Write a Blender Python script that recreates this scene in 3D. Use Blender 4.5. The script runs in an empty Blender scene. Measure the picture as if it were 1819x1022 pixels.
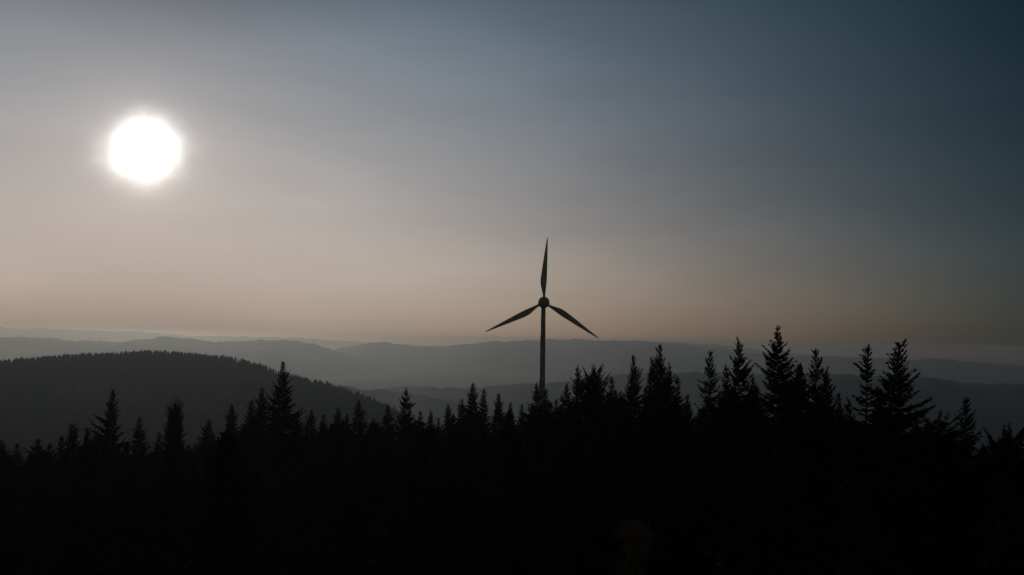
import bpy, math, random
import numpy as np

S = bpy.context.scene
COL = S.collection
R_ = math.radians

# ------------------------------------------------------------------ camera
CAM = np.array([0.0, 0.0, 34.0])          # on a lookout tower above a wooded summit
FPX, CX, CY, ROLL, PITCH = 1514.0, 909.5, 511.0, R_(1.0), math.atan(91 / 1514)
RIGHT = np.array([1.0, 0, 0])
FWD = np.array([0, math.cos(PITCH), math.sin(PITCH)])
UP = np.array([0, -math.sin(PITCH), math.cos(PITCH)])


def bearing(px, py):
    """azimuth (clockwise from +Y) and elevation of a direction seen in the photograph"""
    dx, dy = px - CX, CY - py
    a = dx * math.cos(ROLL) - dy * math.sin(ROLL)
    b = dx * math.sin(ROLL) + dy * math.cos(ROLL)
    d = FWD * FPX + RIGHT * a + UP * b
    return math.atan2(d[0], d[1]), math.atan2(d[2], math.hypot(d[0], d[1]))


def at(px, py, dist):
    az, el = bearing(px, py)
    return np.array([dist * math.sin(az), dist * math.cos(az), CAM[2] + dist * math.tan(el)])


def row_of(x, y, z):
    """photo column and row a world point is seen at"""
    v = np.array([x, y, z]) - CAM
    f = v @ FWD
    a, b = (v @ RIGHT) / f * FPX, (v @ UP) / f * FPX
    dx = a * math.cos(ROLL) + b * math.sin(ROLL)
    dy = -a * math.sin(ROLL) + b * math.cos(ROLL)
    return CX + dx, CY - dy


import mathutils
cd = bpy.data.cameras.new('camera')
cam = bpy.data.objects.new('camera', cd)
COL.objects.link(cam)
cx = math.cos(ROLL) * RIGHT + math.sin(ROLL) * UP
cy = -math.sin(ROLL) * RIGHT + math.cos(ROLL) * UP
M = mathutils.Matrix(((cx[0], cy[0], -FWD[0], CAM[0]), (cx[1], cy[1], -FWD[1], CAM[1]),
                      (cx[2], cy[2], -FWD[2], CAM[2]), (0, 0, 0, 1)))
cam.matrix_world = M
cd.sensor_width = 36
cd.lens = 36 * FPX / 1819
cd.clip_start, cd.clip_end = 0.5, 150000
S.camera = cam

# ------------------------------------------------------------------ sun, sky, exposure
SUN_AZ, SUN_EL = bearing(258, 268)
SUN_DIR = mathutils.Vector((math.sin(SUN_AZ) * math.cos(SUN_EL), math.cos(SUN_AZ) * math.cos(SUN_EL), math.sin(SUN_EL)))
EXPO = -2.5
S.view_settings.view_transform = 'Standard'
S.view_settings.look = 'None'
S.view_settings.gamma = 1
S.view_settings.exposure = EXPO
S.view_settings.use_curve_mapping = False

sd = bpy.data.lights.new('sun', 'SUN')
sd.energy = 1.5
sd.angle = R_(0.5)
sd.color = (1.0, 0.81, 0.59)
so = bpy.data.objects.new('sun', sd)
so.rotation_euler = SUN_DIR.to_track_quat('Z', 'Y').to_euler()
COL.objects.link(so)

# hazy evening air: how the clear-air Sky Texture is dimmed and tinted away from the sun,
# log-colour = sum(coefficient * term) over terms 1, u, e, u^2, u*e, e^2, e^3, exp(-g / 9 deg), u^3, u*e^2, u^2*e
SKYFIT = [(-1.6224, -1.4373, -0.5853), (8.1098, 9.1318, 9.6626), (-8.9183, -10.2221, -13.7550), (-4.9533, -8.1253, -10.2494), (-6.6994, -5.6144, -6.1798), (40.1833, 46.1862, 59.9130), (-62.3516, -67.8284, -83.5005), (-0.1788, -0.1788, -0.1788), (-0.7121, 1.6272, 3.0909), (11.0802, 11.0802, 11.0802), (-1.6999, -1.6999, -1.6999)]


def build_world():
    w = bpy.data.worlds.new('World')
    S.world = w
    w.use_nodes = True
    nt = w.node_tree
    nt.nodes.clear()
    N, L = nt.nodes.new, nt.links.new

    def math_(op, a, b=None, c=None, clamp=False):
        n = N('ShaderNodeMath'); n.operation = op; n.use_clamp = clamp
        for i, v in enumerate((a, b, c)):
            if v is None: continue
            if isinstance(v, (int, float)): n.inputs[i].default_value = v
            else: L(v, n.inputs[i])
        return n.outputs[0]

    def vmath(op, a, b=None, s=None):
        n = N('ShaderNodeVectorMath'); n.operation = op
        for i, v in enumerate((a, b)):
            if v is None: continue
            if isinstance(v, (tuple, mathutils.Vector)): n.inputs[i].default_value = tuple(v)
            else: L(v, n.inputs[i])
        if s is not None:
            if isinstance(s, (int, float)): n.inputs['Scale'].default_value = s
            else: L(s, n.inputs['Scale'])
        return n.outputs['Value'] if op == 'DOT_PRODUCT' else n.outputs[0]

    sky = N('ShaderNodeTexSky'); sky.sky_type = 'NISHITA'; sky.sun_disc = False
    sky.sun_elevation = SUN_EL; sky.sun_rotation = SUN_AZ
    sky.dust_density = 5; sky.air_density = 1; sky.ozone_density = 1
    tc = N('ShaderNodeTexCoord')
    d = vmath('NORMALIZE', tc.outputs['Generated'])
    sep = N('ShaderNodeSeparateXYZ'); L(d, sep.inputs[0])
    el = math_('ARCSINE', sep.outputs[2])
    def soft(v, k):      # settles gently to k / 2 at the horizon
        return math_('MULTIPLY', math_('ADD', v, math_('SQRT', math_('MULTIPLY_ADD', v, v, k * k))), 0.5)
    e = math_('MINIMUM', soft(el, 0.05), R_(26))
    fl = N('ShaderNodeCombineXYZ'); L(sep.outputs[0], fl.inputs[0]); L(sep.outputs[1], fl.inputs[1])
    L(soft(sep.outputs[2], 0.05), fl.inputs[2])
    L(vmath('NORMALIZE', fl.outputs[0]), sky.inputs[0])
    # |azimuth - sun azimuth|
    h = N('ShaderNodeCombineXYZ'); L(sep.outputs[0], h.inputs[0]); L(sep.outputs[1], h.inputs[1])
    hn = vmath('NORMALIZE', h.outputs[0])
    ca = vmath('DOT_PRODUCT', hn, (math.sin(SUN_AZ), math.cos(SUN_AZ), 0))
    au_ = math_('ARCCOSINE', math_('MINIMUM', math_('MAXIMUM', ca, -1.0), 1.0))
    u = math_('SQRT', math_('MULTIPLY_ADD', math_('MINIMUM', au_, R_(60)), math_('MINIMUM', au_, R_(60)), R_(8) ** 2))
    # added warm fill light: sky opposite the sun boosted to brighten turbine and trees
    fill_glow = N('ShaderNodeMapRange'); fill_glow.interpolation_type = 'SMOOTHSTEP'
    L(au_, fill_glow.inputs[0]); fill_glow.inputs[1].default_value = R_(68); fill_glow.inputs[2].default_value = R_(150)
    cg = vmath('DOT_PRODUCT', d, SUN_DIR)
    g = math_('ARCCOSINE', math_('MINIMUM', cg, 1.0))
    terms = [None, u, e, math_('MULTIPLY', u, u), math_('MULTIPLY', u, e), math_('MULTIPLY', e, e),
             math_('MULTIPLY', math_('MULTIPLY', e, e), e),
             math_('EXPONENT', math_('DIVIDE', g, R_(-9.0))), math_('MULTIPLY', math_('MULTIPLY', u, u), u),
             math_('MULTIPLY', math_('MULTIPLY', u, e), e), math_('MULTIPLY', math_('MULTIPLY', u, u), e)]
    acc = None
    for t, c in zip(terms, SKYFIT):
        if t is None:
            n = N('ShaderNodeCombineXYZ')
            for i in range(3): n.inputs[i].default_value = c[i]
            acc = n.outputs[0]
        else:
            acc = vmath('ADD', acc, vmath('SCALE', tuple(c), None, t))
    s2 = N('ShaderNodeSeparateXYZ'); L(acc, s2.inputs[0])
    ex = N('ShaderNodeCombineXYZ')
    for i in range(3): L(math_('EXPONENT', s2.outputs[i]), ex.inputs[i])
    base = vmath('MULTIPLY', sky.outputs[0], ex.outputs[0])
    # thin veils of high cloud, drawn out along the horizon
    mp = N('ShaderNodeMapping'); L(d, mp.inputs[0])
    mp.inputs['Scale'].default_value = (2.0, 2.0, 11.0)
    mp.inputs['Rotation'].default_value = (0.0, R_(2.5), 0.0)
    nz = N('ShaderNodeTexNoise'); L(mp.outputs[0], nz.inputs[0])
    nz.inputs['Scale'].default_value = 1.6; nz.inputs['Detail'].default_value = 5; nz.inputs['Roughness'].default_value = 0.5
    nz.inputs['Distortion'].default_value = 0.4
    veil = math_('MULTIPLY_ADD', nz.outputs[0], 0.26, 0.87)
    base = vmath('SCALE', base, None, veil)
    base = vmath('MULTIPLY', base, vmath('ADD', (1, 1, 1), vmath('SCALE', (5.5, 2.3, 0.9), None, fill_glow.outputs[0])))
    # aureole round the sun: strong forward scattering in the haze
    k = 2 ** (-EXPO) / 0.1
    nz2 = N('ShaderNodeTexNoise'); L(d, nz2.inputs[0]); nz2.inputs['Scale'].default_value = 26; nz2.inputs['Detail'].default_value = 3
    gu = math_('MULTIPLY', g, math_('MULTIPLY_ADD', nz2.outputs[0], 0.5, 0.75))     # uneven haze in front of the sun
    a1 = math_('MULTIPLY', math_('EXPONENT', math_('MULTIPLY', math_('POWER', math_('DIVIDE', gu, R_(1.47)), 2.0), -1.0)), 3.0 * k)
    a2 = math_('MULTIPLY', math_('EXPONENT', math_('DIVIDE', g, R_(-3.2))), 0.34 * k)
    au = vmath('ADD', vmath('SCALE', (1.0, 0.955, 0.90), None, a1), vmath('SCALE', (1.0, 0.93, 0.87), None, a2))
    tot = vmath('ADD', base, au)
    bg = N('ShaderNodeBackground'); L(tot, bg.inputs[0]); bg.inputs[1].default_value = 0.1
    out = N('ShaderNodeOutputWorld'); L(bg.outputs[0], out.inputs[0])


build_world()
S.cycles.volume_bounces = 1
S.cycles.max_bounces = 5
S.cycles.diffuse_bounces = 2
S.cycles.use_denoising = True

# ------------------------------------------------------------------ helpers

def mesh(name, V, F, mat, smooth=False):
    me = bpy.data.meshes.new(name)
    V = np.asarray(V, dtype=np.float32)
    if isinstance(F, np.ndarray):
        n, k = F.shape
        me.vertices.add(len(V)); me.vertices.foreach_set('co', V.ravel())
        me.loops.add(n * k); me.loops.foreach_set('vertex_index', F.astype(np.int32).ravel())
        me.polygons.add(n); me.polygons.foreach_set('loop_start', np.arange(0, n * k, k, dtype=np.int32))
        me.update(calc_edges=True); me.validate()
    else:
        me.from_pydata([tuple(v) for v in V], [], F); me.update()
    me.materials.append(mat)
    if smooth: me.polygons.foreach_set('use_smooth', [True] * len(me.polygons))
    return me


def link(name, me, parent=None, loc=(0, 0, 0), **tags):
    o = bpy.data.objects.new(name, me)
    COL.objects.link(o)
    o.location = tuple(float(v) for v in loc)
    if parent: o.parent = parent
    for k, v in tags.items(): o[k] = v
    return o


def empty(name, loc, label, cat, group=None):
    o = link(name, None, None, loc, label=label, category=cat)
    if group: o['group'] = group
    return o


def material(name, c1, c2, scale=1.0, rough=0.9, detail=4.0, spec=0.2, lo=0.35, hi=0.65, bump=0.0):
    m = bpy.data.materials.new(name); m.use_nodes = True
    nt = m.node_tree; b = nt.nodes['Principled BSDF']
    tc = nt.nodes.new('ShaderNodeTexCoord')
    n = nt.nodes.new('ShaderNodeTexNoise'); n.inputs['Scale'].default_value = scale; n.inputs['Detail'].default_value = detail
    r = nt.nodes.new('ShaderNodeValToRGB')
    r.color_ramp.elements[0].color = (*c1, 1); r.color_ramp.elements[1].color = (*c2, 1)
    r.color_ramp.elements[0].position = lo; r.color_ramp.elements[1].position = hi
    nt.links.new(tc.outputs['Object'], n.inputs[0]); nt.links.new(n.outputs[0], r.inputs[0])
    nt.links.new(r.outputs[0], b.inputs['Base Color'])
    b.inputs['Roughness'].default_value = rough
    b.inputs['Specular IOR Level'].default_value = spec
    if bump:
        bp = nt.nodes.new('ShaderNodeBump'); bp.inputs['Strength'].default_value = bump
        nt.links.new(n.outputs[0], bp.inputs['Height']); nt.links.new(bp.outputs[0], b.inputs['Normal'])
    return m


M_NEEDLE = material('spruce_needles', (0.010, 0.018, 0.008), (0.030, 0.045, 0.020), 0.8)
M_BARK = material('spruce_bark', (0.05, 0.035, 0.025), (0.11, 0.08, 0.06), 3.0, bump=0.5)
M_RUST = material('autumn_leaves', (0.18, 0.11, 0.06), (0.42, 0.27, 0.15), 0.9)
M_PAINT = material('turbine_paint', (0.36, 0.31, 0.30), (0.46, 0.40, 0.38), 0.6, rough=0.55, spec=0.4)
M_BLADE = material('blade_gelcoat', (0.62, 0.38, 0.30), (0.70, 0.44, 0.36), 0.5, rough=0.5, spec=0.4)
M_GROUND = material('forest_floor', (0.02, 0.025, 0.012), (0.06, 0.055, 0.03), 0.08, bump=0.4)
M_HILL = material('wooded_slope', (0.012, 0.020, 0.009), (0.026, 0.038, 0.018), 0.012)
M_RIDGE = material('distant_woods', (0.018, 0.026, 0.016), (0.06, 0.065, 0.04), 0.0016, detail=6)


def noise1(x, seed, octaves=5, rough=0.5):
    x = np.asarray(x, float); out = np.zeros_like(x); amp = 1.0
    for o in range(octaves):
        rg = np.random.default_rng(seed * 97 + o); t = rg.uniform(-1, 1, 4096)
        i = np.floor(x).astype(int); f = x - i; f = f * f * (3 - 2 * f)
        out += amp * (t[i % 4096] * (1 - f) + t[(i + 1) % 4096] * f)
        x = x * 2.03 + 11.3; amp *= rough
    return out


def noise2(x, y, seed, octaves=4, rough=0.5):
    x = np.asarray(x, float); y = np.asarray(y, float); out = np.zeros(np.broadcast(x, y).shape); amp = 1.0
    for o in range(octaves):
        t = np.random.default_rng(seed * 131 + o).uniform(-1, 1, (256, 256))
        i = np.floor(x).astype(int); j = np.floor(y).astype(int); fx = x - i; fy = y - j
        fx = fx * fx * (3 - 2 * fx); fy = fy * fy * (3 - 2 * fy)
        a = t[i % 256, j % 256]; b = t[(i + 1) % 256, j % 256]; c = t[i % 256, (j + 1) % 256]; d = t[(i + 1) % 256, (j + 1) % 256]
        out = out + amp * ((a * (1 - fx) + b * fx) * (1 - fy) + (c * (1 - fx) + d * fx) * fy)
        x = x * 2.03 + 5.7; y = y * 2.03 + 9.1; amp *= rough
    return out


# ------------------------------------------------------------------ ground
VALLEY = -470.0


def ground_z(x, y):
    r = np.hypot(x, y)
    z = np.interp(r, [0, 150, 285, 500, 900, 1500, 3000], [0, 0, -18.6, -70, -210, -400, VALLEY])
    bumps = noise2(np.asarray(x) / 45.0, np.asarray(y) / 45.0, 3, 3) * np.interp(r, [0, 60, 180, 260, 310, 700], [0.3, 0.8, 0.8, 0.0, 0.0, 6])
    far = noise2(np.asarray(x) / 1800.0, np.asarray(y) / 1800.0, 5, 4) * np.interp(r, [900, 4000], [0, 45])
    return z + bumps + far


def build_ground():
    rs = list(np.arange(0, 330, 6.0)) + list(np.geomspace(340, 42000, 110))
    na = 288
    az = np.linspace(0, 2 * math.pi, na, endpoint=False)
    rr, aa = np.meshgrid(np.array(rs[1:]), az, indexing='ij')
    X = rr * np.sin(aa); Y = rr * np.cos(aa); Z = ground_z(X, Y)
    V = np.vstack([[[0, 0, float(ground_z(0.0, 0.0))]], np.stack([X, Y, Z], -1).reshape(-1, 3)])
    F = [(0, 1 + (j + 1) % na, 1 + j) for j in range(na)]
    for i in range(len(rs) - 2):
        a = 1 + i * na
        for j in range(na):
            k = (j + 1) % na
            F.append((a + j, a + k, a + na + k, a + na + j))
    link('ground', mesh('ground', V, F, M_GROUND, True), kind='structure',
         label='dark forest floor falling away to the hazy valleys')


build_ground()

# ------------------------------------------------------------------ hills and ridges

def ridge(name, prof, dist, slope, label, rough_m, seed, spur=0.0, spur_w=900.0, mat=M_RIDGE, step=4, back=0.5, rows=26):
    px = np.arange(-500, 2320, step, dtype=float)
    xs = [p[0] for p in prof]; ys = [p[1] for p in prof]
    # smooth interpolation of the crest line
    py = np.interp(px, xs, ys)
    k = np.ones(5) / 5
    py = np.convolve(np.pad(py, 2, 'edge'), k, 'valid')
    keep = (px >= xs[0]) & (px <= xs[-1])
    px, py = px[keep], py[keep]
    n = len(px)
    B = np.array([bearing(a, b) for a, b in zip(px, py)])
    D = dist * (1 + 0.06 * noise1(px / 160.0, seed + 40, 2)) if dist > 3000 else np.full(n, float(dist))
    crest = CAM[2] + D * np.tan(B[:, 1])
    knobs = rough_m * noise1(px / 14.0, seed, 4, 0.6)
    # run down to under the valley floor in front and behind
    drop = (crest.max() - (VALLEY - 120))
    run = drop / slope
    offs = np.concatenate([-run * np.linspace(1, 0, rows) ** 1.25, run * back * np.linspace(0, 1, 8)[1:]])
    V = np.zeros((len(offs), n, 3))
    for i, o in enumerate(offs):
        r = D + o
        x = r * np.sin(B[:, 0]); y = r * np.cos(B[:, 0])
        f = abs(o) / run if o < 0 else abs(o) / (run * back)
        # rounded summit, steeper flank
        z = crest - drop * (f * (0.55 + 0.45 * f)) + knobs * math.exp(-f * 14)
        if spur:
            env = math.sin(min(1, f * 2.2) * math.pi / 2)
            z = z + spur * env * (noise2(x / spur_w, y / spur_w, seed + 7, 4) - 0.2)
        V[i] = np.stack([x, y, z], -1)
    idx = np.arange(len(offs) * n).reshape(len(offs), n)
    F = np.stack([idx[:-1, :-1], idx[:-1, 1:], idx[1:, 1:], idx[1:, :-1]], -1).reshape(-1, 4)
    o = link(name, mesh(name, V.reshape(-1, 3), F, mat, True), kind='structure', label=label)
    return px, B, D, crest, run, drop


HILL_PROF = [(-500, 742), (-350, 705), (-200, 676), (-100, 658), (0, 646), (60, 640), (120, 636), (180, 633), (240, 629), (270, 628), (310, 630),
             (340, 633), (380, 638), (420, 644), (460, 654), (500, 668), (560, 682), (600, 692), (640, 706), (690, 727), (740, 752),
             (800, 785), (860, 822), (950, 880)]
HD = 1500.0
hp = ridge('hill', HILL_PROF, HD, 0.50, 'near rounded hill thick with conifers, on the left', 0.6, 11, 14, 160, M_HILL, 4, 0.8, 40)
ridge('hills', [(600, 690), (616, 686), (632, 689), (652, 693), (675, 691), (700, 696), (740, 701), (800, 712), (860, 724), (940, 742)], 4600, 0.35,
      'low grey foothill just right of the near hill', 5, 21, 40, 500)
ridge('hills', [(640, 700), (676, 691), (700, 687), (712, 685), (748, 687), (792, 689), (836, 688), (868, 686), (913, 683), (960, 682), (1007, 677),
                (1043, 671), (1109, 665), (1185, 662), (1250, 662), (1330, 664), (1420, 664), (1480, 665), (1550, 667), (1600, 669), (1645, 671),
                (1685, 676), (1715, 680), (1745, 682), (1790, 683), (1819, 681), (2000, 676), (2200, 684), (2316, 690)], 6200, 0.2,
      'blue-grey ridge running right behind the turbine tower and treetops', 6, 22, 70, 900)
ridge('hills', [(-500, 612), (-200, 606), (0, 600), (60, 599), (130, 605), (180, 607), (230, 605), (275, 600), (297, 598), (330, 602), (400, 608), (450, 606),
                (480, 604), (520, 604), (560, 611), (600, 625), (650, 643), (700, 660), (760, 676), (840, 694), (920, 712)], 12500, 0.15,
      'hazy grey ridge beyond the near hill, sloping down towards the middle', 11, 23, 110, 1400)
ridge('hills', [(440, 660), (520, 640), (590, 622), (640, 613), (672, 608), (700, 609), (728, 616), (780, 616), (830, 612), (868, 606), (900, 607),
                (950, 604), (972, 603), (1000, 604), (1030, 602), (1058, 606), (1104, 605), (1134, 605), (1185, 610), (1230, 614),
                (1280, 619), (1340, 628), (1420, 634), (1500, 635), (1553, 636), (1610, 640), (1655, 637), (1700, 641), (1745, 646), (1819, 650),
                (2000, 652), (2316, 655)], 17000, 0.15,
      'long pale ridge crossing behind the turbine, under the peach sky', 13, 24, 120, 1600)
ridge('mountains', [(-500, 584), (-100, 582), (0, 583), (90, 584), (150, 586), (240, 589), (330, 596), (420, 598), (520, 600), (600, 605), (680, 610),
                    (760, 614), (860, 618), (1000, 620), (1100, 612), (1185, 608), (1280, 613), (1360, 623), (1450, 632), (1600, 642), (1819, 652), (2316, 665)],
      27000, 0.12, 'faintest farthest mountain line melting into the haze', 16, 25, 100, 3000)


# ------------------------------------------------------------------ forests seen as one mass

def cone_trees(P, H, W, seed):
    """a low-poly but ragged conifer per point: three stacked six-sided skirts"""
    rg = np.random.default_rng(seed)
    n = len(P); k = 6
    Vs, Fs, base = [], [], 0
    for (z0, z1, w) in ((0.10, 0.62, 1.0), (0.38, 0.82, 0.72), (0.62, 1.0, 0.45)):
        a = np.arange(k) * 2 * math.pi / k + rg.uniform(0, 1, (n, 1))
        rad = W[:, None] * w * rg.uniform(0.6, 1.25, (n, k))
        ring = np.stack([P[:, None, 0] + rad * np.cos(a), P[:, None, 1] + rad * np.sin(a),
                         P[:, None, 2] + H[:, None] * (z0 + rg.uniform(-0.04, 0.04, (n, k)))], -1)
        top = np.stack([P[:, 0] + rg.uniform(-.2, .2, n), P[:, 1], P[:, 2] + H * z1], -1)[:, None]
        V = np.concatenate([ring, top], 1)
        o = base + np.arange(n)[:, None] * (k + 1)
        i = np.arange(k)
        F = np.stack([o + i, o + (i + 1) % k, np.repeat(o + k, k, 1)], -1).reshape(-1, 3)
        Vs.append(V.reshape(-1, 3)); Fs.append(F); base += n * (k + 1)
    return np.vstack(Vs), np.vstack(Fs)


def hill_forest():
    px, B, D, crest, run, drop = hp
    rg = np.random.default_rng(5)
    n = 26000
    i = rg.uniform(0, len(px) - 1.01, n)
    o = -run * 0.75 * rg.uniform(0, 1, n) ** 1.3 + 12
    az = np.interp(i, np.arange(len(px)), B[:, 0]); cr = np.interp(i, np.arange(len(px)), crest)
    r = HD + o
    x = r * np.sin(az); y = r * np.cos(az)
    f = np.abs(o) / np.where(o < 0, run, run * 0.8)
    z = cr - drop * (f * (0.55 + 0.45 * f))
    env = np.sin(np.minimum(1, f * 2.2) * math.pi / 2)
    z = z + 14 * env * (noise2(x / 160, y / 160, 18, 4) - 0.2)
    # crest trees small enough that the crowns end where the photographed outline does
    right = np.interp(az, [bearing(300, 620)[0], bearing(420, 640)[0]], [0.0, 1.0])
    H = rg.uniform(6.0, 8.0, n) + right * rg.uniform(0, 4.0, n) ** 1.1 + np.where(rg.random(n) < 0.02, rg.uniform(1, 3, n), 0)
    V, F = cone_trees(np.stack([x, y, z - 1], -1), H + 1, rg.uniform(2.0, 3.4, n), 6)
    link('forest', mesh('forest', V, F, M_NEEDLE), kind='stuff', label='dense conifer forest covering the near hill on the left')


hill_forest()


def slope_forest():
    rg = np.random.default_rng(8)
    n = 9000
    az = rg.uniform(R_(-44), R_(44), n); r = np.sqrt(rg.uniform(175 ** 2, 620 ** 2, n))
    x = r * np.sin(az); y = r * np.cos(az); z = ground_z(x, y)
    top = CAM[2] - r * np.interp(az, [R_(-32), R_(-18), 0, R_(32)], [0.145, 0.115, 0.10, 0.115])
    H = np.minimum(rg.uniform(15, 25, n), top - z)
    tx, ty, tz = TURB
    ok = (H > 5) & (np.hypot(x - tx, y - ty) > 9)
    V, F = cone_trees(np.stack([x, y, z], -1)[ok], H[ok], rg.uniform(1.8, 3.0, n)[ok], 9)
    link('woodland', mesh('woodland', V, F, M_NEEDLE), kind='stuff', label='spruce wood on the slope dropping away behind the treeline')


# ------------------------------------------------------------------ wind turbine
HUB = at(966.0, 537.5, 285.0)
TURB = (HUB[0], HUB[1] + 3.2, float(ground_z(HUB[0], HUB[1] + 3.2)))


def revolve(prof, axis='z', seg=32):
    V, F = [], []
    for (t, r) in prof:
        for j in range(seg):
            a = 2 * math.pi * j / seg
            if axis == 'z': V.append((r * math.cos(a), r * math.sin(a), t))
            else: V.append((r * math.cos(a), t, r * math.sin(a)))
    for i in range(len(prof) - 1):
        for j in range(seg):
            k = (j + 1) % seg
            F.append((i * seg + j, i * seg + k, (i + 1) * seg + k, (i + 1) * seg + j))
    F.append(tuple(range(seg))); F.append(tuple(range((len(prof) - 1) * seg, len(prof) * seg)))
    return V, F


def turbine():
    t = empty('wind_turbine', TURB, 'three-bladed wind turbine on a tall slim tower behind the treetops', 'wind turbine')
    hh = HUB[2] - TURB[2]
    prof = []
    for i in range(14):
        f = i / 13
        z = f * (hh - 1.2)
        r = 1.30 - 0.55 * f
        prof.append((z, r))
        if i in (4, 8, 11): prof += [(z + 0.02, r + 0.05), (z + 0.25, r + 0.05), (z + 0.27, r - 0.01)]   # flanges
    V, F = revolve(prof)
    link('tower', mesh('tower', V, F, M_PAINT, True), t)
    # foundation ring and entrance door
    # egg-shaped nacelle behind the rotor; rotor looks back to the lookout
    hy = HUB[1] - TURB[1]
    V, F = revolve([(-1.6 + 0.0, 1.55), (-1.2, 1.75), (-0.4, 1.85), (0.8, 1.8), (2.2, 1.5), (3.6, 1.05), (4.6, 0.6), (5.1, 0.15)], 'y')
    link('nacelle', mesh('nacelle', V, F, M_PAINT, True), t, (0, 0, hh))
    V, F = revolve([(-1.75, 0.06), (-1.70, 0.45), (-1.45, 0.95), (-1.0, 1.40), (-0.3, 1.78), (0.4, 1.95), (1.0, 1.93), (1.35, 1.7), (1.5, 1.3)], 'y')
    hub = link('hub', mesh('hub', V, F, M_PAINT, True), t, (0, hy, hh))
    st = [  # distance from hub centre, trailing edge, leading edge (metres), thickness
        (1.55, -0.42, 0.42, 0.80), (1.95, -0.45, 0.40, 0.75), (2.6, -0.52, 0.38, 0.62), (3.6, -0.78, 0.40, 0.52), (4.7, -1.10, 0.46, 0.46), (5.7, -1.36, 0.53, 0.42),
        (6.7, -1.48, 0.58, 0.38), (7.6, -1.50, 0.60, 0.34), (9.0, -1.40, 0.58, 0.30), (11.0, -1.22, 0.52, 0.25), (13.5, -0.98, 0.45, 0.20), (16.0, -0.72, 0.37, 0.16),
        (18.5, -0.45, 0.28, 0.12), (20.5, -0.24, 0.20, 0.08), (21.6, -0.10, 0.12, 0.05), (22.0, 0.0, 0.06, 0.03)]
    m = 16
    V, F = [], []
    for (z, te, le, th) in st:
        tw = R_(np.interp(z, [1.5, 7, 22], [14, 8, 1]))
        for j in range(m):
            a = 2 * math.pi * j / m
            c = 0.5 + 0.5 * math.cos(a)               # 0 trailing .. 1 leading
            x = te + (le - te) * c
            shape = math.sin(a) * (0.35 + 0.65 * c) if z > 2.2 else math.sin(a)
            y = 0.5 * th * shape
            ax = 0.0
            V.append((ax + x * math.cos(tw) - y * math.sin(tw), x * math.sin(tw) + y * math.cos(tw), z))
    for i in range(len(st) - 1):
        for j in range(m):
            k = (j + 1) % m
            F.append((i * m + j, i * m + k, (i + 1) * m + k, (i + 1) * m + j))
    F.append(tuple(range(m))); F.append(tuple(range((len(st) - 1) * m, len(st) * m)))
    bm = mesh('blade', V, F, M_BLADE, True)
    for k in range(3):
        b = link('blade', bm, t, (0, hy - 0.1, hh))
        b.rotation_euler = (0, R_(3.25 - 1.0 + 120 * k), 0)


turbine()
slope_forest()

# ------------------------------------------------------------------ trees

def quads(P, D, L, W, rg):
    """narrow rhombic needle sprays from P along unit D"""
    n = len(P)
    t = rg.normal(size=(n, 3)); t -= (t * D).sum(1, keepdims=True) * D; t /= np.linalg.norm(t, axis=1, keepdims=True)
    L = L[:, None]; W = W[:, None]
    return np.stack([P, P + D * L * 0.45 + t * W, P + D * L, P + D * L * 0.45 - t * W], 1)


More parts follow.
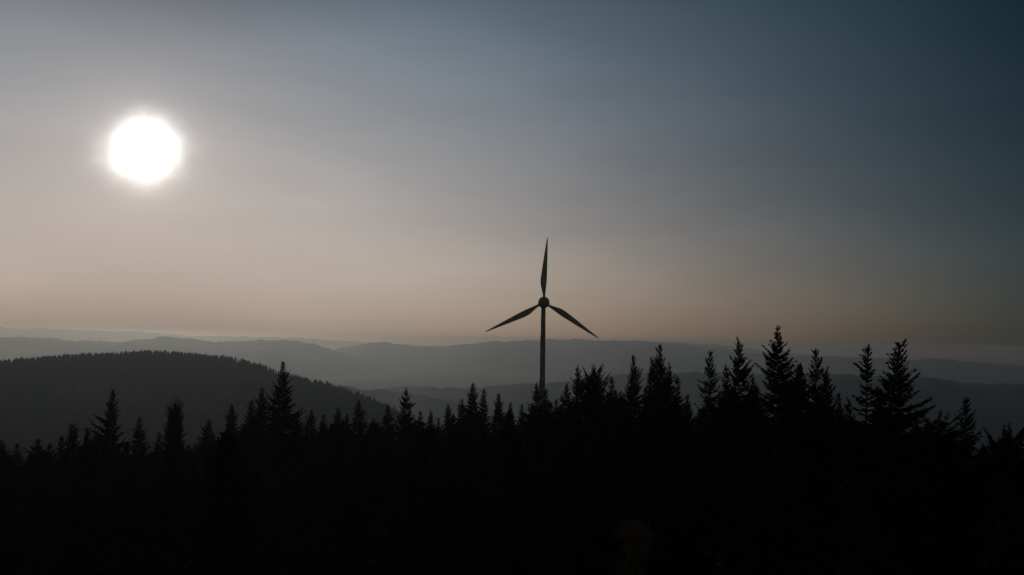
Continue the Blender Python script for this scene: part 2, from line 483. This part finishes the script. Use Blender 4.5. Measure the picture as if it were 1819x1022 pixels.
def spruce_crown(H, seed, slope=0.26, rmax=3.8, r0=0.12, base=0.22, dens=1.0, ragged=0.28, bend=(0, 0), bare=0.0, tips=(), lift=0.0):
    rg = np.random.default_rng(seed)
    Q = []
    tops = [(0.0, 0.0, H, 1.0)] + [(x, y, H - dz, s) for (x, y, dz, s) in tips]
    for ti, (ox, oy, top, sc) in enumerate(tops):
        d = 0.12
        ph = rg.uniform(0, 6.28)
        maxd = H * (1 - base) if ti == 0 else min(6.5, H * 0.3)
        while d < maxd:
            R0 = sc * min(r0 + slope * d, rmax) * (1 - 0.25 * max(0, (d / maxd - 0.75) / 0.25))
            if d > 1.0 and rg.random() < 0.10: R0 *= rg.uniform(0.45, 0.8)
            nb = int(rg.integers(3, 5)) if d < 1.5 else int(rg.integers(4, 7))
            if d > 2 and rg.random() < bare: nb = max(1, nb - 3)
            a0 = rg.uniform(0, 2 * math.pi)
            ph += rg.normal(0, 0.35)
            for b in range(nb):
                th = a0 + 2 * math.pi * b / nb + rg.normal(0, 0.3)
                R = R0 * rg.uniform(1 - ragged, 1 + ragged) * (1 + 0.28 * math.cos(th - ph))
                if rg.random() < 0.07: R *= 1.4
                rise = np.interp(d, [0, 1.5, 4, 9, 16], [1.3, 0.75, 0.25, -0.12, -0.25]) + rg.normal(0, 0.12) + lift
                curl = np.interp(d, [0, 3, 9], [0.1, 0.18, 0.28]) * rg.uniform(0.5, 1.6)
                n = max(5, int(dens * (R / 0.040 + 5)))
                s = rg.uniform(0.06, 1.0, n) ** 0.8
                er = np.array([math.cos(th), math.sin(th), 0]); et = np.array([-er[1], er[0], 0])
                zt = top - d + rg.uniform(-0.1, 0.1)
                f = max(0.0, 1 - (H - (zt)) / H)
                bx = bend[0] * max(0, (zt / H - 0.7) / 0.3) ** 2; by = bend[1] * max(0, (zt / H - 0.7) / 0.3) ** 2
                P = np.array([ox + bx, oy + by, zt]) + er * (R * s)[:, None] + np.array([0, 0, 1.0]) * (R * (rise * s + curl * s * s))[:, None]
                side = np.where(rg.random(n) < 0.5, -1, 1) * rg.uniform(0.2, 1.3, n)
                hang = rg.uniform(-0.75, 0.15, n) * np.interp(d, [0, 2, 8], [0.0, 0.6, 1.0]) + rise * 0.5 + 0.25 * (d < 2)
                D = er * np.cos(side)[:, None] + et * np.sin(side)[:, None] + np.array([0, 0, 1.0]) * hang[:, None]
                D /= np.linalg.norm(D, axis=1, keepdims=True)
                L = (0.20 + 0.34 * R * (1 - s) * rg.uniform(0.5, 1.1, n)).clip(0.16, 0.95)
                W = L * rg.uniform(0.07, 0.12, n) + 0.018
                Q.append(quads(P, D, L, W, rg))
                # the bough itself, three joints with an upturned tip
                ss = np.array([0, 0.4, 0.75, 1.04])
                C = np.array([ox + bx, oy + by, zt]) + er * (R * ss)[:, None] + np.array([0, 0, 1.0]) * (R * (rise * ss + curl * ss * ss))[:, None]
                for k in range(3):
                    w0, w1 = 0.05 * (1 - ss[k]) + 0.02, 0.05 * (1 - ss[k + 1]) + 0.015
                    u = np.array([0, 0, 1.0])
                    Q.append(np.array([[C[k] - u * w0, C[k + 1] - u * w1, C[k + 1] + u * w1, C[k] + u * w0]]))
            d += 0.185 + 0.011 * d + rg.uniform(0, 0.06)
        # leader
        P = np.repeat([[ox + bend[0] * (1 if ti == 0 else 0.6), oy + bend[1], top - 0.3]], 9, 0) + rg.uniform(-0.02, 0.02, (9, 3)) + np.array([0, 0, 1.0]) * np.linspace(0, 0.35, 9)[:, None]
        D = rg.normal(0, 0.22, (9, 3)); D[:, 2] = 1; D /= np.linalg.norm(D, axis=1, keepdims=True)
        Q.append(quads(P, D, np.full(9, 0.42), np.full(9, 0.045), rg))
    V = np.concatenate(Q).reshape(-1, 3)
    return V, np.arange(len(V)).reshape(-1, 4)


def trunk_mesh(H, r, seed, bend=(0, 0), tips=()):
    rg = np.random.default_rng(seed + 900)
    V, F = [], []
    seg = 8
    hs = [0, 0.4, 1.2, 3, 6, 10, 15, 20, 25, 40]
    hs = [h for h in hs if h < H - 1] + [H + 0.25]
    for h in hs:
        f = h / H
        rad = max(0.015, r * (1 - f) ** 0.9 if f < 1 else 0.012) * (1.35 if h == 0 else 1.1 if h < 1 else 1)
        bx = bend[0] * max(0, (f - 0.7) / 0.3) ** 2; by = bend[1] * max(0, (f - 0.7) / 0.3) ** 2
        for j in range(seg):
            a = 2 * math.pi * j / seg
            q = rad * (1 + (0.12 * math.sin(3 * a + seed) if h < 1 else 0))
            V.append((bx + q * math.cos(a), by + q * math.sin(a), h - (0.6 if h == 0 else 0)))
    for i in range(len(hs) - 1):
        for j in range(seg):
            k = (j + 1) % seg
            F.append((i * seg + j, i * seg + k, (i + 1) * seg + k, (i + 1) * seg + j))
    F.append(tuple(range((len(hs) - 1) * seg, len(hs) * seg)))
    # dead lower stubs
    for b in range(14):
        h = rg.uniform(1.5, H * 0.24); a = rg.uniform(0, 6.28); l = rg.uniform(0.5, 1.6)
        c = np.array([math.cos(a), math.sin(a), -0.15]); n = len(V)
        V += [(0, 0, h + 0.03), (0, 0, h - 0.03), tuple(np.array([0, 0, h]) + c * l), (0.03 * math.sin(a), -0.03 * math.cos(a), h)]
        F += [(n, n + 1, n + 2), (n + 1, n + 3, n + 2), (n + 3, n, n + 2)]
    # side leaders leave the trunk and climb beside it
    for (x, y, dz, s) in tips:
        n = len(V); z0 = H - dz - 5.5
        p0 = np.array([0, 0, z0]); p1 = np.array([x * 0.85, y * 0.85, z0 + 2.0]); p2 = np.array([x, y, H - dz + 0.2])
        for p, rr in ((p0, 0.09), (p1, 0.07), (p2, 0.012)):
            for j in range(5):
                a = 2 * math.pi * j / 5; V.append((p[0] + rr * math.cos(a), p[1] + rr * math.sin(a), p[2]))
        for i in range(2):
            for j in range(5):
                k = (j + 1) % 5
                F.append((n + i * 5 + j, n + i * 5 + k, n + i * 5 + 5 + k, n + i * 5 + 5 + j))
    return mesh('trunk', V, F, M_BARK, True)


def make_kind(H, seed, **kw):
    V, F = spruce_crown(H, seed, **kw)
    return (H, trunk_mesh(H, H * 0.0105, seed, kw.get('bend', (0, 0)), kw.get('tips', ())), mesh('crown', V, F, M_NEEDLE))


VAR = {
    'a': make_kind(28, 101, slope=0.31),
    'b': make_kind(28, 102, slope=0.34, rmax=4.4),
    'c': make_kind(28, 103, slope=0.27, rmax=3.5, ragged=0.35),
    'd': make_kind(28, 104, slope=0.32, ragged=0.42, bare=0.15),
    'e': make_kind(28, 105, slope=0.29, rmax=3.6, r0=0.2, bend=(0.35, 0)),
    'f': make_kind(28, 106, slope=0.36, rmax=4.2, ragged=0.2),
    'blunt': make_kind(28, 107, slope=0.20, r0=1.15, rmax=3.0, tips=((-1.0, 0.3, 0.5, 0.9), (0.6, -0.4, 0.15, 0.8))),
    'blunt2': make_kind(28, 117, slope=0.34, r0=0.9, rmax=3.6, tips=((-0.9, 0.1, 0.6, 0.9),)),
    'fork': make_kind(28, 108, slope=0.28, r0=0.25, rmax=3.4, tips=((1.9, 0.2, 0.5, 0.8), (-1.2, 0.3, 1.6, 0.7)), ragged=0.4),
    'thin': make_kind(30, 109, slope=0.21, r0=0.10, rmax=3.2, dens=0.8, ragged=0.55, bare=0.65, bend=(0.25, 0)),
    'lean': make_kind(31, 110, slope=0.33, rmax=4.6, ragged=0.42, bend=(0.9, 0), bare=0.12),
    'king': make_kind(32, 111, slope=0.30, r0=0.1, rmax=4.4, ragged=0.38, tips=((1.7, -0.2, 2.7, 1.0), (1.1, 0.9, 4.0, 1.0))),
    'open': make_kind(30, 112, slope=0.31, rmax=3.9, ragged=0.35, bare=0.35, dens=0.8),
    'wide': make_kind(29, 113, slope=0.55, r0=0.8, rmax=3.2, ragged=0.5, bare=0.35, lift=-0.55, tips=((0.9, 0.2, 0.35, 0.7), (-1.2, 0.4, 0.6, 0.8))),
    'slim': make_kind(28, 114, slope=0.23, rmax=2.9, ragged=0.3),
}


def plant(kind, x, y, ztop, label, group, rot, sx=1.0):
    zb = float(ground_z(x, y))
    H = ztop - zb
    h, tm, cm = VAR[kind]
    k = H / h
    t = empty('spruce_tree', (x, y, zb), label, 'spruce tree', group)
    t.rotation_euler = (0, 0, rot)
    w = sx
    t.scale = (w, w, k)
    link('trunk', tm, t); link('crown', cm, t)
    return H


# each tree one can pick out along the treeline:
# column, row of the tip, distance, form, width factor, label
L = [
 (2, 785, 118, 'c', 1.0, 'small dark spruce tip cut off by the left edge, lowest of the left treetops'),
 (30, 790, 128, 'slim', 1.0, 'small narrow spruce tip low at far left, second tip from the left edge'),
 (67, 783, 125, 'a', 0.9, 'little pointed spruce at far left, third tip from the left edge'),
 (88, 790, 122, 'd', 0.8, 'short ragged spruce with a low blunt tip, just left of the forked treetop'),
 (128, 758, 112, 'fork', 0.85, 'forked spruce with two ragged tops, standing left of the broad tall left spruce'),
 (200, 696, 112, 'b', 0.70, 'tall broad dark spruce dominating the far left treeline, in front of the hill'),
 (172, 770, 118, 'c', 0.8, 'low spruce shoulder tucked at the left foot of the broad tall left spruce'),
 (248, 744, 125, 'slim', 1.0, 'slim spruce just right of the broad tall left spruce'),
 (283, 772, 132, 'slim', 0.8, 'tiny thin spruce spike in the dip left of the blunt-topped spruce'),
 (313, 728, 118, 'blunt', 0.5, 'blunt square-topped spruce standing alone below the hill'),
 (371, 748, 128, 'b', 0.85, 'short pointed spruce with broad shoulders, right of the blunt square-topped one'),
 (412, 722, 126, 'c', 0.9, 'soft pointed spruce below the hill, between the shouldered one and a close pair'),
 (447, 713, 125, 'slim', 0.95, 'slim spruce, left one of a close pair beside the tallest left spruce'),
 (466, 691, 128, 'c', 0.85, 'slim spruce, taller right one of a close pair beside the tallest left spruce'),
 (503, 646, 118, 'b', 0.85, 'tallest spruce of the left half, its tip crossing the falling edge of the hill'),
 (526, 735, 128, 'd', 0.8, 'low spruce leaning against the right foot of the tallest left-hand spruce'),
 (553, 731, 135, 'a', 0.8, 'pointed spruce, first of the row of small tips right of the tallest left one'),
 (575, 738, 142, 'slim', 0.9, 'small spruce, second of the row of small tips right of the tallest left one'),
 (600, 726, 134, 'c', 0.85, 'spiky narrow spruce, third of the small tips right of the tallest left one'),
 (617, 738, 142, 'slim', 0.8, 'tiny spruce spike pressed between two taller spiky spruces below the hill slope'),
 (637, 713, 132, 'd', 0.8, 'thin-tipped spruce standing a little above its row under the hill slope'),
 (663, 745, 145, 'a', 0.7, 'low spruce in the dip where the hill slope meets the treetops'),
 (689, 721, 138, 'slim', 1.1, 'dense round-shouldered spruce where the hill slope drops behind the trees'),
 (722, 694, 128, 'd', 0.85, 'ragged spruce with side tufts, just right of where the hill slope ends'),
 (747, 733, 142, 'slim', 0.9, 'small spruce at the right foot of the ragged tufted one'),
 (765, 731, 148, 'c', 0.7, 'small pointed spruce midway between the ragged tufted one and the pale valley gap'),
 (779, 744, 150, 'slim', 0.7, 'tiniest spruce tip in the low stretch left of centre'),
 (796, 720, 145, 'c', 0.85, 'narrow upright spruce at the left end of the rise towards the turbine'),
 (821, 711, 148, 'a', 0.8, 'spruce shoulder just left of the pointed spruce near the turbine'),
 (840, 683, 138, 'c', 1.0, 'pointed spruce, tallest of the three tips left of the turbine'),
 (860, 693, 146, 'slim', 1.0, 'slender spruce, middle of the three tips left of the turbine'),
 (886, 701, 150, 'c', 0.9, 'spruce, nearest to the tower of the three tips left of the turbine'),
 (907, 717, 160, 'slim', 0.9, 'small spruce in the dip left of the turbine tower'),
 (927, 720, 165, 'slim', 0.9, 'second small spruce in the dip, nearer the turbine tower'),
 (953, 684, 150, 'd', 0.95, 'ragged spruce hiding the left side of the turbine tower foot'),
 (970, 694, 158, 'slim', 1.0, 'spruce directly in front of the turbine tower foot'),
 (988, 712, 160, 'b', 0.8, 'low spruce just right of the turbine tower foot'),
 (1007, 685, 122, 'd', 0.75, 'spruce with reaching side twigs, left flank of the clump right of the turbine'),
 (1026, 656, 108, 'd', 0.85, 'spiky-tipped spruce, first tall one right of the turbine'),
 (1058, 664, 108, 'blunt2', 0.8, 'dense round-topped spruce, second tall one right of the turbine'),
 (1087, 674, 118, 'slim', 1.05, 'narrow spruce in the notch right of the round-topped one'),
 (1125, 636, 100, 'a', 0.72, 'cone-shaped spruce with lacy tip left of the twin-topped pair'),
 (1158, 641, 98, 'c', 0.85, 'lower left spruce of the twin-topped pair right of centre'),
 (1173, 618, 96, 'a', 0.85, 'sharp tall spruce with an upturned side twig, right of the twin-topped pair'),
 (1189, 652, 100, 'd', 0.75, 'spruce leaning on the right side of the sharp tall one right of centre'),
 (1204, 674, 102, 'slim', 1.1, 'short spruce stepping down right of the twin-topped pair'),
 (1222, 705, 108, 'a', 0.75, 'lowest step spruce on the left brink of the pale gap'),
 (1262, 629, 82, 'open', 0.78, 'airy spruce with see-through twigs on the right brink of the pale gap'),
 (1290, 656, 84, 'slim', 1.0, 'small spruce wedged between the airy spruce and the one before the tallest'),
 (1312, 610, 80, 'd', 0.85, 'feathery spruce between the airy one and the tallest on the right'),
 (1337, 674, 84, 'c', 0.75, 'low spruce in the notch left of the tallest tree on the right'),
 (1381, 587, 70, 'king', 1.0, 'tallest spruce of all, breaking the skyline, with a side top on its right'),
 (1419, 652, 76, 'f', 0.7, 'bushy spruce behind the right shoulder of the tallest one'),
 (1449, 627, 74, 'open', 0.9, 'see-through spruce with a forked tip, right of the tallest one'),
 (1468, 662, 76, 'd', 0.8, 'ragged spruce filling the right flank of the see-through forked-tip spruce'),
 (1490, 705, 80, 'a', 0.7, 'low ragged spruce in the saddle left of the thin-topped spruce'),
 (1508, 716, 78, 'd', 0.7, 'second low spruce in the saddle, close to the thin-topped spruce'),
 (1535, 621, 66, 'thin', 1.1, 'thin-topped spruce with sparse tufts on a bare stem, left of the bent one'),
 (1571, 618, 62, 'lean', 1.0, 'big spruce with a tip bent to the right, last tall one on the right'),
 (1565, 700, 66, 'b', 1.0, 'spruce filling the space between the thin-topped and the bent-tipped ones'),
 (1659, 757, 66, 'wide', 1.0, 'low wide bushy spruce between the bent-tipped one and the lone right spruce'),
 (1640, 768, 70, 'wide', 0.8, 'low ragged spruce at the right foot of the bent-tipped one'),
 (1716, 713, 72, 'open', 0.82, 'lone layered spruce near the right edge, with light between its boughs'),
 (1692, 772, 74, 'd', 0.7, 'low spruce hugging the left side of the lone layered spruce'),
 (1773, 792, 68, 'wide', 0.8, 'short bushy spruce to the right of the lone layered spruce'),
 (1798, 783, 66, 'blunt2', 0.8, 'blunt dark spruce near the right edge'),
 (1822, 815, 64, 'd', 0.8, 'low spruce cut off by the right edge'),
]
rng = random.Random(4)
used = []
heights = []
for (px, py, D, k, w, lab) in L:
    p = at(px, py, D)
    fixed = k in ('king', 'lean', 'thin', 'fork', 'blunt', 'blunt2', 'wide')
    rot = (-bearing(px, py)[0] if fixed else rng.uniform(0, 6.28))
    if k == 'lean':   # the tip bends to the right of the stem
        pass
    H = plant(k, p[0], p[1], p[2], lab, 'spruces that stand out along the treeline', rot, w)
    heights.append((px, round(H, 1)))
    used.append((p[0], p[1]))
print('HEIGHTS', heights)

ENV = [(-300, 830), (0, 803), (60, 803), (120, 800), (165, 790), (230, 785), (280, 800), (345, 792), (400, 775), (460, 735), (540, 740), (590, 747), (690, 752),
       (780, 748), (850, 722), (930, 728), (1000, 708), (1100, 692), (1160, 685), (1230, 735), (1290, 688), (1350, 684), (1450, 690),
       (1500, 728), (1600, 762), (1625, 815), (1640, 855), (1690, 855), (1720, 838), (1780, 842), (1819, 850), (2200, 860)]
ex, ey = [e[0] for e in ENV], [e[1] for e in ENV]
BROWN = at(1125, 905, 58)
n_fill = 0
step = 8.6
gy = 30.0
while gy < 172:
    gx = -110.0
    while gx < 110:
        x = gx + rng.uniform(-3, 3); y = gy + rng.uniform(-3, 3)
        r = math.hypot(x, y); az = math.atan2(x, y)
        gx += step
        if r < 40 or r > 172 or abs(az) > R_(36): continue
        if min(math.hypot(x - a, y - b) for a, b in used) < 4.6: continue
        if math.hypot(x - BROWN[0], y - BROWN[1]) < 6: continue
        if abs(math.atan2(x, y) - math.atan2(BROWN[0], BROWN[1])) < 0.05 and r < 58: continue
        zb = float(ground_z(x, y))
        H = rng.uniform(20, 31)
        c, rw = row_of(x, y, zb + H)
        lim = float(np.interp(c, ex, ey)) + rng.uniform(0, 14)
        if rw < lim:
            H = at(c, lim, r)[2] - zb
        if H < 9: continue
        kind = rng.choice('abcdef')
        plant(kind, x, y, zb + H, 'dark spruce merged into the black forest below the treeline', 'spruces merged into the black forest', rng.uniform(0, 6.28), rng.uniform(0.9, 1.12))
        n_fill += 1
    gy += step
print('FILL', n_fill)


# ------------------------------------------------------------------ rust-brown broadleaf tree low in front
def broadleaf(px, py, D):
    p = at(px, py, D)
    zb = float(ground_z(p[0], p[1])); H = p[2] - zb
    rg = np.random.default_rng(77)
    t = empty('broadleaf_tree', (p[0], p[1], zb), 'rust-brown leafy tree just visible low in the black forest, at the bottom edge', 'broadleaf tree')
    V, F = [], []

    def tube(p0, p1, r0, r1, seg=7):
        p0, p1 = np.array(p0, float), np.array(p1, float)
        d = p1 - p0; d /= np.linalg.norm(d)
        a = np.cross(d, [0.3, 0.9, 0.1]); a /= np.linalg.norm(a); b = np.cross(d, a)
        n = len(V)
        for (c, r) in ((p0, r0), (p1, r1)):
            for j in range(seg):
                q = 2 * math.pi * j / seg
                V.append(tuple(c + r * (math.cos(q) * a + math.sin(q) * b)))
        for j in range(seg):
            k = (j + 1) % seg
            F.append((n + j, n + k, n + seg + k, n + seg + j))
    hs = np.linspace(-0.5, H - 0.4, 9)
    pts = [np.array([0.25 * math.sin(h * 0.4), 0.2 * math.cos(h * 0.33) - 0.2, h]) for h in hs]
    for i in range(8): tube(pts[i], pts[i + 1], 0.24 * (1 - i / 8.5) + 0.02, 0.24 * (1 - (i + 1) / 8.5) + 0.02)
    Q = []
    for b in range(52):
        f = rg.uniform(0.0, 1.0) ** 0.8
        h = H * 0.35 + (H * 0.62) * f
        R = 0.2 + 4.2 * (1 - f) ** 0.9 * rg.uniform(0.4, 1.2)
        a = rg.uniform(0, 6.28)
        c0 = np.array([0.25 * math.sin(h * 0.4), 0, h])
        c1 = c0 + np.array([math.cos(a) * R, math.sin(a) * R, R * rg.uniform(0.25, 0.6)])
        if c1[2] > H - 0.2: c1[2] = H - 0.2
        tube(c0, c1, 0.05 * (1 - f) + 0.025, 0.012, 4)
        for c in range(7):
            q = rg.uniform(0.45, 1.05)
            cc = c0 + (c1 - c0) * q + rg.normal(0, 0.22, 3)
            n = 42
            P = cc + rg.normal(0, 1, (n, 3)) * np.array([0.30, 0.30, 0.22])
            Dn = rg.normal(0, 1, (n, 3)); Dn /= np.linalg.norm(Dn, axis=1, keepdims=True)
            Q.append(quads(P, Dn, rg.uniform(0.09, 0.16, n), rg.uniform(0.03, 0.05, n), rg))
    link('trunk', mesh('trunk', V, F, M_BARK, True), t)
    W = np.concatenate(Q).reshape(-1, 3)
    link('crown', mesh('crown', W, np.arange(len(W)).reshape(-1, 4), M_RUST), t)


broadleaf(1125, 905, 58)

# ------------------------------------------------------------------ haze
def haze():
    a, z0, z1 = 45000.0, VALLEY - 1200.0, 72.0
    V = [(x, y, z) for z in (z0, z1) for x, y in ((-a, -a), (a, -a), (a, a), (-a, a))]
    F = [(0, 3, 2, 1), (4, 5, 6, 7), (0, 1, 5, 4), (1, 2, 6, 5), (2, 3, 7, 6), (3, 0, 4, 7)]
    m = bpy.data.materials.new('haze_air'); m.use_nodes = True
    nt = m.node_tree; nt.nodes.clear()
    v = nt.nodes.new('ShaderNodeVolumePrincipled'); o = nt.nodes.new('ShaderNodeOutputMaterial')
    v.inputs['Color'].default_value = (0.62, 0.77, 0.94, 1)      # bluer light scatters more
    v.inputs['Absorption Color'].default_value = (1, 1, 1, 1)  # the air scatters, it does not absorb
    v.inputs['Density'].default_value = 9.0e-5
    v.inputs['Anisotropy'].default_value = 0.69
    nt.links.new(v.outputs[0], o.inputs['Volume'])
    link('haze', mesh('haze', V, F, m), kind='stuff', label='evening haze filling the valleys')


haze()
